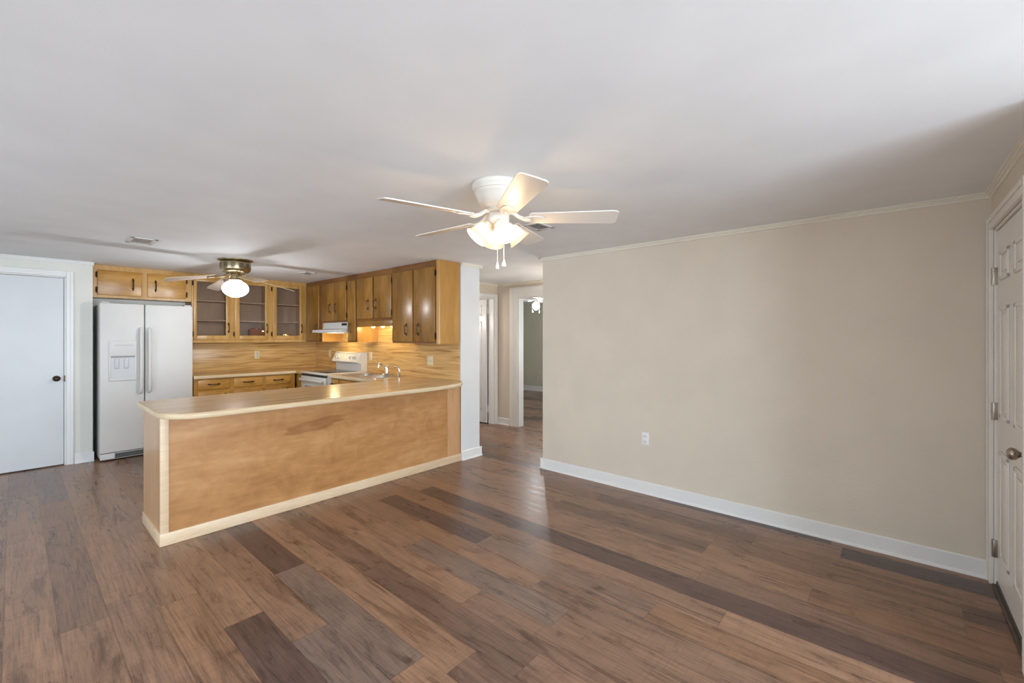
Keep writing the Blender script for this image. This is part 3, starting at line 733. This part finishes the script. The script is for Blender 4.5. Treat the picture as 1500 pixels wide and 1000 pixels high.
# ------------------------------------------------------------------ range
RY0, RY1, RX = 5.748, 6.502, 2.76
t = thing('electric_range', 'white freestanding electric range under the hood', 'range', (3.05, 6.125, 0))
obj('body', BX(RX+.035, 3.37, RY0, RY1, .03, .90, .004), M['range'], t)
obj('cooktop_frame', BX(RX+.002, 3.385, RY0-.003, RY1+.003, .900, .928, .008, 3), M['range'], t)
obj('cooktop_glass', BX(RX+.055, 3.27, RY0+.05, RY1-.05, .925, .9305, .002), M['cooktop'], t)
for (x, y, r) in ((2.93, 5.94, .10), (2.93, 6.31, .08), (3.15, 5.94, .08), (3.15, 6.31, .10)):
    bm = lathe(bmesh.new(), [(r, .9306), (r, .9311), (r-.004, .9311), (r-.004, .9306)], Matrix.Translation((x, y, 0)), 32)
    obj('burner_ring', bm, M['grey'], t)
dd = obj('oven_door', BX(RX, RX+.032, RY0+.006, RY1-.006, .26, .868, .008, 3), M['range'], t)
obj('door_window', BX(RX-.0015, RX+.01, RY0+.13, RY1-.13, .40, .735, .001), M['oven_glass'], dd)
bm = bmesh.new(); bx(bm, RX-.05, RX-.022, RY0+.03, RY1-.03, .800, .838, .012, 3)
for y in (RY0+.06, RY1-.06): bx(bm, RX-.03, RX+.002, y-.02, y+.02, .804, .834, .006)
obj('oven_handle', bm, M['range'], dd)
obj('vent_slot', BX(RX+.006, RX+.034, RY0+.01, RY1-.01, .872, .896), M['dark'], t)
obj('storage_drawer', BX(RX+.004, RX+.034, RY0+.006, RY1-.006, .05, .245, .006), M['range'], t)
bgp = [(3.386, .926), (3.295, .926), (3.292, 1.035), (3.232, 1.052), (3.226, 1.065), (3.288, 1.192), (3.305, 1.200), (3.386, 1.200)]
bg = obj('backguard', prism(bmesh.new(), bgp, 'y', RY0+.004, RY1-.004), M['range'], t)
# control panel normal
n0 = Vector((3.288-3.226, 0, 1.192-1.065)).normalized(); nout = Vector((-n0.z, 0, n0.x))
def cp_pt(y, s): return Vector((3.226, y, 1.065))+n0*(.141*s)
def cp_frame(y, s): return frame_to(cp_pt(y, s)+nout*.0005, nout)
for y in (6.405, 6.335, 5.985, 5.885, 5.825):
    k = obj('control_knob', lathe(bmesh.new(), [(.021, 0), (.020, .010), (.015, .018), (0, .019)], cp_frame(y, .42), 20), M['range'], bg)
    q = cp_pt(y, .42)+nout*.018
    bm = bmesh.new(); cyl(bm, q-n0*.016, q+n0*.016, .0045, n=8); obj('knob_grip', bm, M['dark'], k)
q = cp_pt(6.14, .52)
obj('display', lathe(bmesh.new(), [(.0, .0006), (.014, .0006), (.014, .002), (0, .002)], cp_frame(6.14, .5), 12), M['led'], bg)
bm = bmesh.new(); cyl(bm, cp_pt(6.44, .93)+nout*.001, cp_pt(5.84, .93)+nout*.001, .003, n=8); obj('panel_line', bm, M['grey'], bg)

# ------------------------------------------------------------------ range hood
t = thing('range_hood', 'white under-cabinet range hood over the range', 'range hood', (3.2, 6.13, 1.5))
HY0, HY1 = 5.752, 6.506
hp = [(3.386, 1.638), (3.10, 1.638), (3.09, 1.545), (2.93, 1.527), (2.925, 1.49), (2.935, 1.486), (3.386, 1.486)]
obj('shell', prism(bmesh.new(), hp, 'y', HY0, HY1), M['fridge'], t)
obj('control_switch', BX(3.084, 3.097, HY0+.05, HY0+.18, 1.59, 1.622, .002), M['dark'], t)
obj('hood_lamp', BX(3.02, 3.17, HY0+.28, HY0+.47, 1.4835, 1.4865), M['bulb'], t)
point_light('hood_lamp_light', (3.10, HY0+.42, 1.44), 3.2, (1, .82, .42), .04)
# lamp fixture behind the sink valance
t = thing('under_cabinet_light', 'row of lit round bulbs behind the valance over the sink', 'light', (3.2, 5.07, 1.66))
obj('back_bar', BX(3.17, 3.25, 4.72, 5.42, 1.625, 1.658, .004), M['fan_white'], t)
for y in (4.84, 5.07, 5.30):
    b = obj('bulb', ball(bmesh.new(), (3.21, y, 1.578), .030, n=16), M['bulb'], t)
    obj('socket', BX(3.195, 3.225, y-.015, y+.015, 1.603, 1.627, .003), M['fan_white'], b)
    point_light('sink_bulb_light', (3.21, y, 1.535), 1.5, (1, .82, .44), .02)

# ------------------------------------------------------------------ refrigerator
FX0, FX1, FY = .640, 1.513, 6.76
t = thing('refrigerator', 'white side-by-side refrigerator with ice dispenser in the nook', 'refrigerator', (1.08, 7.05, 0))
obj('case', BX(FX0+.004, FX1-.004, FY+.075, 7.34, .03, 1.80, .004), M['fridge_side'], t)
def fdoor(a, b):
    return bx(bmesh.new(), a, b, FY, FY+.072, .095, 1.818, .012, 3)
dl = obj('freezer_door', fdoor(FX0, 1.032), M['fridge'], t)
dr = obj('refrigerator_door', fdoor(1.040, FX1), M['fridge'], t)
for par, xh in ((dl, .997), (dr, 1.076)):
    bm = bmesh.new()
    pts = [(xh, FY+.004, 1.535), (xh, FY-.025, 1.52), (xh, FY-.045, 1.47), (xh, FY-.050, 1.3), (xh, FY-.050, 1.0), (xh, FY-.045, .84), (xh, FY-.028, .785), (xh, FY+.004, .765)]
    tube(bm, pts, [.014, .016, .017, .016, .016, .018, .022, .020], 12)
    obj('handle', bm, M['fridge'], par)
bm = bmesh.new()     # dispenser: raised surround, control panel and a cavity box
bx(bm, .715, .965, FY-.010, FY+.002, 1.205, 1.385, .006)
bx(bm, .715, .735, FY-.010, FY+.002, .92, 1.21, .005); bx(bm, .945, .965, FY-.010, FY+.002, .92, 1.21, .005); bx(bm, .715, .965, FY-.016, FY+.002, .92, .945, .006)
ds = obj('dispenser', bm, M['fridge'], dl)
obj('dispenser_cavity', BX(.735, .945, FY-.003, FY+.001, .945, 1.208), M['cavity'], ds)
obj('cavity_lip', BX(.735, .945, FY-.009, FY-.0005, 1.188, 1.208), M['grey'], ds)
for x in (.785, .868): obj('dispenser_lever', BX(x-.020, x+.020, FY-.016, FY-.002, 1.06, 1.175, .008), M['cavity'], ds)
obj('button_strip', BX(.770, .93, FY-.0115, FY-.0095, 1.325, 1.343, .001), M['vent_grey'], ds)
g = obj('base_grille', BX(FX0+.006, FX1-.006, FY+.018, FY+.07, .018, .088, .006), M['fridge'], t)
bm = bmesh.new()
for k in range(4): bx(bm, .77, FX1-.10, FY+.012, FY+.02, .028+.014*k, .038+.014*k)
obj('grille_slots', bm, M['dark'], g)
for x in (FX0+.05, FX1-.05): obj('hinge_cap', BX(x-.035, x+.035, FY+.02, FY+.13, 1.80, 1.835, .006), M['fridge_side'], t)
for x in (FX0+.06, FX1-.06):
    bm = bmesh.new(); cyl(bm, (x-.012, FY+.12, .016), (x+.012, FY+.12, .016), .0155, n=16); obj('roller', bm, M['dark'], t)
    bm = bmesh.new(); cyl(bm, (x-.012, 7.26, .016), (x+.012, 7.26, .016), .0155, n=16); obj('roller', bm, M['dark'], t)

# ------------------------------------------------------------------ outlets and switches
def outlet(axis, plane, u, z, sgn, label, mat='plastic', wdt=.072, h=.115, kind='duplex', cat='outlet', name='wall_outlet', group=None):
    loc = (u, plane, z) if axis == 'x' else (plane, u, z)
    t = thing(name, label, cat, loc, 'wall outlets' if kind == 'duplex' else None)
    def B(bm, u0, u1, d0, d1, z0, z1, bev=0):
        a, b = plane+sgn*d0, plane+sgn*d1
        return bx(bm, u0, u1, a, b, z0, z1, bev) if axis == 'x' else bx(bm, a, b, u0, u1, z0, z1, bev)
    obj('cover_plate', B(bmesh.new(), u-wdt/2, u+wdt/2, .0005, .006, z-h/2, z+h/2, .002), M[mat], t)
    if kind == 'duplex':
        for s in (-1, 1):
            r = obj('receptacle', B(bmesh.new(), u-.016, u+.016, .005, .0085, z+s*.024-.014, z+s*.024+.014, .003), M[mat], t)
            bm = bmesh.new()
            for q in (-.007, .007): B(bm, u+q-.0016, u+q+.0016, .008, .009, z+s*.024-.006, z+s*.024+.006)
            obj('slots', bm, M['dark'], r)
    elif kind == 'double':
        for s in (-1, 1):
            r = obj('toggle', B(bmesh.new(), u+s*.023-.005, u+s*.023+.005, .005, .016, z-.012, z+.012, .002), M[mat], t)
    else:
        obj('jack', B(bmesh.new(), u-.01, u+.01, .005, .009, z-.01, z+.01, .002), M['dark'], t)
    return t
outlet('x', YK-.010, 2.47, 1.150, -1, 'ivory outlet on the back splash below the glass-door cabinet')
outlet('y', XS, 6.90, 1.150, -1, 'ivory outlet on the splash just left of the range backguard')
outlet('y', XS, 5.66, 1.150, -1, 'ivory outlet on the splash between range and faucet')
outlet('y', XS, 4.30, 1.135, -1, 'ivory double light switch on the splash near the white post', wdt=.115, kind='double', cat='switch', name='light_switch')
outlet('y', XR, 1.695, .50, -1, 'white outlet low on the cream right wall', 'plastic_white')
outlet('y', 9.05, 6.97, .52, -1, 'outlet with dark face on the grey bedroom wall', 'plastic', kind='duplex')
outlet('y', 9.05, 6.985, .365, -1, 'small wall jack under the bedroom outlet', 'plastic_white', wdt=.05, h=.05, kind='jack')

# ------------------------------------------------------------------ ceiling registers
def register(label, cx, cy, lx, ly, nslat, along='y'):
    t = thing('ceiling_vent', label, 'vent', (cx, cy, H), 'ceiling registers')
    z0, z1 = H-.008, H-.0005
    bm = bmesh.new(); f = .028
    bx(bm, cx-lx/2, cx+lx/2, cy-ly/2, cy-ly/2+f, z0, z1, .003); bx(bm, cx-lx/2, cx+lx/2, cy+ly/2-f, cy+ly/2, z0, z1, .003)
    bx(bm, cx-lx/2, cx-lx/2+f, cy-ly/2, cy+ly/2, z0, z1, .003); bx(bm, cx+lx/2-f, cx+lx/2, cy-ly/2, cy+ly/2, z0, z1, .003)
    obj('frame', bm, M['vent_white'], t)
    obj('backing', BX(cx-lx/2+f, cx+lx/2-f, cy-ly/2+f, cy+ly/2-f, H-.002, H-.0006), M['vent_grey'], t)
    for k in range(nslat):
        s = (k+.5)/nslat
        bm = bmesh.new()
        if along == 'y':
            x = cx-lx/2+f+s*(lx-2*f); prism(bm, [(x-.006, H-.008), (x-.003, H-.008), (x+.006, H-.003), (x+.003, H-.003)], 'y', cy-ly/2+f, cy+ly/2-f)
        else:
            y = cy-ly/2+f+s*(ly-2*f); prism(bm, [(y-.006, H-.008), (y-.003, H-.008), (y+.006, H-.003), (y+.003, H-.003)], 'x', cx-lx/2+f, cx+lx/2-f)
        obj('slat', bm, M['vent_grey'], t)
register('white ceiling register over the kitchen aisle on the left', .748, 5.02, .185, .30, 7)
register('white ceiling register just behind the white fan', 2.665, 2.055, .21, .16, 8)
register('small white ceiling register near the kitchen corner', 2.60, 5.92, .15, .25, 6)

# ------------------------------------------------------------------ ceiling fans
def blade_bm(cx, cy, z, ang, r0, r1, w0, w1, pitch, th=.006, corner=.04, droop=0):
    """tapered board with clipped round tip corners, pitched about its length"""
    pts = []
    pts += [(r0, -w0/2+.012), (r0+.012, -w0/2)]
    pts += [(r0+(r1-r0)*.5, -(w0*.45+w1*.55)/2), (r1-corner, -w1/2)]
    pts += [(r1-corner+corner*math.sin(a)*1.0, -w1/2+corner*(1-math.cos(a))*.8) for a in (PI/8, PI/4, 3*PI/8)]
    pts += [(r1-.002, -w1/2+corner*.85), (r1, 0)]
    full = pts+[(x, -y) for x, y in reversed(pts[:-1])]
    bm = bmesh.new(); m = Matrix.Translation((cx, cy, z)) @ Matrix.Rotation(ang, 4, 'Z') @ Matrix.Rotation(droop, 4, 'Y') @ Matrix.Rotation(pitch, 4, 'X')
    A = [bm.verts.new(m @ Vector((x, y, -th/2))) for x, y in full]; B = [bm.verts.new(m @ Vector((x, y, th/2))) for x, y in full]
    bm.faces.new(A); bm.faces.new(B)
    for i in range(len(full)): j = (i+1) % len(full); bm.faces.new((A[i], A[j], B[j], B[i]))
    return bm
def white_fan(cx, cy, base_ang):
    t = thing('ceiling_fan', 'white five-blade ceiling fan with four lit bell shades', 'ceiling fan', (cx, cy, H))
    T = Matrix.Translation((cx, cy, 0))
    prof = [(0, H-.001), (.148, H-.001), (.150, H-.006), (.150, H-.020), (.146, H-.026), (.143, H-.030), (.141, H-.043), (.136, H-.047), (.133, H-.060), (.128, H-.065), (.122, H-.080), (.114, H-.100), (.103, H-.118), (.086, H-.132), (.072, H-.140), (0, H-.140)]
    obj('motor_housing', lathe(bmesh.new(), prof, T, 48), M['fan_white'], t)
    zb = 2.098
    obj('flywheel', lathe(bmesh.new(), [(0, H-.139), (.074, H-.139), (.074, H-.152), (.066, H-.160), (0, H-.160)], T, 40), M['fan_white'], t)
    for k in range(5):
        a = math.radians(base_ang+72*k)
        b = obj('blade', blade_bm(cx, cy, zb, a, .175, .665, .112, .145, math.radians(-12), .006, .035), M['blade_white'], t)
        R = Matrix.Translation((cx, cy, zb)) @ Matrix.Rotation(a, 4, 'Z')
        bm = bmesh.new()
        m2 = R @ Matrix.Rotation(math.radians(-12), 4, 'X')
        # iron: neck bar plus a rounded plate under the blade root
        neck = [R @ Vector(p) for p in ((.055, 0, .034), (.085, 0, .030), (.115, 0, .008), (.15, 0, -.006), (.18, 0, -.008))]
        tube(bm, neck, [.012, .012, .011, .012, .010], 8)
        loop = arc(.215, 0, .045, -90, 90, 8, ry=.032)+arc(.185, 0, .05, 90, 270, 8, ry=.032)
        A = [bm.verts.new(m2 @ Vector((x, y, -.0035))) for x, y in loop]; B = [bm.verts.new(m2 @ Vector((x, y, -.0095))) for x, y in loop]
        bm.faces.new(A); bm.faces.new(B)
        for i in range(len(loop)): j = (i+1) % len(loop); bm.faces.new((A[i], A[j], B[j], B[i]))
        for (x, y) in ((.20, .015), (.20, -.015), (.235, 0)):
            ball(bm, m2 @ Vector((x, y, -.0095)), .005, .6, 8)
        obj('blade_iron', bm, M['fan_white'], b)
    obj('switch_housing', lathe(bmesh.new(), [(0, H-.159), (.058, H-.159), (.062, H-.166), (.062, H-.200), (.057, H-.216), (.040, H-.228), (.02, H-.234), (0, H-.236)], T, 36), M['fan_white'], t)
    for k in range(4):
        a = math.radians(LIGHT_ANG+90*k); dirv = Vector((math.cos(a)*math.cos(math.radians(-48)), math.sin(a)*math.cos(math.radians(-48)), math.sin(math.radians(-48))))
        p0 = Vector((cx, cy, H-.205))+Vector((math.cos(a), math.sin(a), 0))*.040
        m = frame_to(p0, dirv)
        arm = obj('lamp_arm', lathe(bmesh.new(), [(.0, 0), (.014, 0), (.014, .018), (.024, .022), (.026, .044), (.022, .050), (0, .050)], m, 20), M['fan_white'], t)
        bell = [(.024, .040), (.033, .046), (.041, .060), (.046, .080), (.050, .100), (.056, .116), (.064, .128), (.067, .132), (.064, .1325), (.054, .118), (.047, .100), (.043, .080), (.038, .062), (.030, .050), (.022, .044)]
        s = obj('glass_shade', lathe(bmesh.new(), bell, m, 40), M['bell'], arm)
        at = s.data.attributes.new('glow', 'FLOAT', 'POINT')      # the glass gives off less light away from its bulb
        for i in range(len(s.data.vertices)):
            at.data[i].value = max(.62, 3.6-68*abs(bell[min(i//40, len(bell)-1)][1]-.075))
        bm = bmesh.new(); lathe(bm, [(0, .052), (.012, .054), (.014, .068), (.024, .084), (.029, .100), (.026, .114), (.014, .124), (0, .127)], m, 20)
        obj('bulb', bm, M['bell_bulb'], arm)
        q = m @ Vector((0, 0, .142)); point_light('fan_lamp_light', q, WF_W, (1, .72, .42), .03)
    u = Vector((math.cos(yaw), -math.sin(yaw), 0))     # chains hang either side of the hub
    for (o, L, e) in ((-.004, .195, 1), (.032, .172, 1.25)):
        p = Vector((cx, cy, 0))+Vector((-math.sin(yaw)*.05, -math.cos(yaw)*.05, 0))+u*o
        bm = bmesh.new(); z0 = H-.215; z = z0
        zend = 1.905-(.058 if e == 1 else .045)
        tube(bm, [(p.x, p.y, z0), (p.x, p.y, (z0+zend)/2), (p.x, p.y, zend)], .0016, 6)
        c = obj('pull_chain', bm, M['fan_white'], t)
        obj('chain_pull', lathe(bmesh.new(), [(0, .0), (.003, -.001), (.005*e, -.014), (.009*e, -.026), (.0105*e, -.034), (.008*e, -.042), (0, -.045)], Matrix.Translation((p.x, p.y, zend)), 14), M['fan_white'], c)
    return t
LIGHT_ANG = math.degrees(math.atan2(-math.cos(yaw), -math.sin(yaw)))+17
WF_W = 2.2
white_fan(1.795, 1.668, 20)

def kitchen_fan(cx, cy):
    t = thing('ceiling_fan', 'antique brass four-blade ceiling fan with bright globe in the kitchen', 'ceiling fan', (cx, cy, H))
    T = Matrix.Translation((cx, cy, 0))
    obj('canopy', lathe(bmesh.new(), [(0, H-.001), (.172, H-.001), (.170, H-.008), (.135, H-.014), (0, H-.014)], T, 48), M['brass'], t)
    mh = obj('motor_housing', lathe(bmesh.new(), [(0, H-.013), (.132, H-.013), (.145, H-.024), (.148, H-.035), (.148, H-.100), (.143, H-.118), (.125, H-.135), (.09, H-.143), (0, H-.143)], T, 48), M['brass'], t)
    for k in range(12):
        a = 2*PI*k/12+.1
        m = T @ Matrix.Rotation(a, 4, 'Z')
        bm = bmesh.new()
        for j in range(4):
            vs = [m @ Vector(p) for p in ((.1485, -.022, H-.045-.013*j), (.1485, .022, H-.045-.013*j), (.1485, .022, H-.052-.013*j), (.1485, -.022, H-.052-.013*j))]
            A = [bm.verts.new(v) for v in vs]; B = [bm.verts.new(v-(m.to_3x3() @ Vector((.012, 0, 0)))) for v in vs]
            bm.faces.new(A); bm.faces.new(B)
            for i in range(4): q = (i+1) % 4; bm.faces.new((A[i], A[q], B[q], B[i]))
        obj('housing_vent', bm, M['brass_dark'], mh)
    zb = 2.125; DR = math.radians(11)
    base = -math.degrees(yaw)                       # angle of the view's right-hand direction in the world
    for k in range(4):
        a = math.radians(base+53.7+90*k)
        b = obj('blade', blade_bm(cx, cy, zb, a, .20, .66, .11, .135, math.radians(12), .006, .04, DR), M['blade_oak'], t)
        b.data.materials.append(M['blade_under']); b.data.polygons[0].material_index = 1   # pale top and edges stand for lamplight, grey below
        R = Matrix.Translation((cx, cy, zb)) @ Matrix.Rotation(a, 4, 'Z'); RD = R @ Matrix.Rotation(DR, 4, 'Y'); m2 = RD @ Matrix.Rotation(math.radians(12), 4, 'X')
        bm = bmesh.new()
        for s in (-1, 1):
            pts = [R @ Vector((.06, s*.012, H-.142-zb))]+[RD @ Vector(p) for p in ((.09, s*.018, .012), (.125, s*.024, -.012), (.165, s*.030, -.010))]+[m2 @ Vector(p) for p in ((.20, s*.032, -.006), (.25, s*.020, -.006), (.275, 0, -.006))]
            tube(bm, pts, [.007, .007, .0065, .006, .006, .006, .006], 8)
        obj('blade_iron', bm, M['brass'], b)
    obj('switch_housing', lathe(bmesh.new(), [(0, H-.142), (.040, H-.142), (.046, H-.150), (.046, H-.205), (.060, H-.212), (.062, H-.224), (0, H-.226)], T, 32), M['brass'], t)
    gz = 1.968
    prof = [(.058, gz+.094)]+[(.130*math.cos(math.radians(a)), gz+.094*math.sin(math.radians(a))) for a in range(62, -90, -8)]+[(0, gz-.094)]
    obj('glass_globe', lathe(bmesh.new(), prof, T, 40), M['globe'], t)
    point_light('kitchen_globe_light', (cx, cy, gz-.13), KF_W, (.92, .95, 1), .05)
    return t
KF_W = 24
kitchen_fan(1.631, 5.528)

def bedroom_fan(cx, cy):
    t = thing('ceiling_fan', 'white ceiling fan with round lit globe in the bedroom', 'ceiling fan', (cx, cy, H))
    T = Matrix.Translation((cx, cy, 0))
    obj('motor_housing', lathe(bmesh.new(), [(0, H-.001), (.11, H-.001), (.115, H-.012), (.10, H-.03), (.085, H-.05), (.088, H-.075), (.06, H-.09), (0, H-.09)], T, 32), M['fan_white'], t)
    for k in range(5):
        a = math.radians(-math.degrees(yaw)-4+72*k)
        b = obj('blade', blade_bm(cx, cy, H-.082, a, .16, .60, .10, .13, math.radians(-12)), M['blade_white'], t)
        R = Matrix.Translation((cx, cy, H-.082)) @ Matrix.Rotation(a, 4, 'Z')
        obj('blade_iron', tube(bmesh.new(), [R @ Vector((.05, 0, .01)), R @ Vector((.12, 0, -.004)), R @ Vector((.21, 0, -.007))], [.012, .014, .016], 8), M['fan_white'], b)
    obj('switch_housing', lathe(bmesh.new(), [(0, H-.089), (.045, H-.089), (.045, H-.13), (.03, H-.14), (0, H-.14)], T, 24), M['fan_white'], t)
    obj('glass_globe', ball(bmesh.new(), (cx, cy, H-.205), .082, 1, 24), M['globe_bed'], t)
    u = Vector((math.cos(yaw), -math.sin(yaw), 0))
    for o, z in ((-.075, 1.975), (.075, 1.955)):
        p = Vector((cx, cy, 0))+u*o
        bm = tube(bmesh.new(), [(p.x, p.y, H-.12), (p.x, p.y, (H-.12+z)/2), (p.x, p.y, z)], .002, 6)
        c = obj('pull_chain', bm, M['fan_white'], t); obj('chain_pull', ball(bmesh.new(), (p.x, p.y, z-.012), .014, 1.3, 10), M['fan_white'], c)
    point_light('bedroom_globe_light', (cx, cy, H-.33), 22, (.95, .97, 1), .05)
bedroom_fan(7.31, 5.70)
for o in list(bpy.data.objects):
    if '_base' in o: del o['_base']
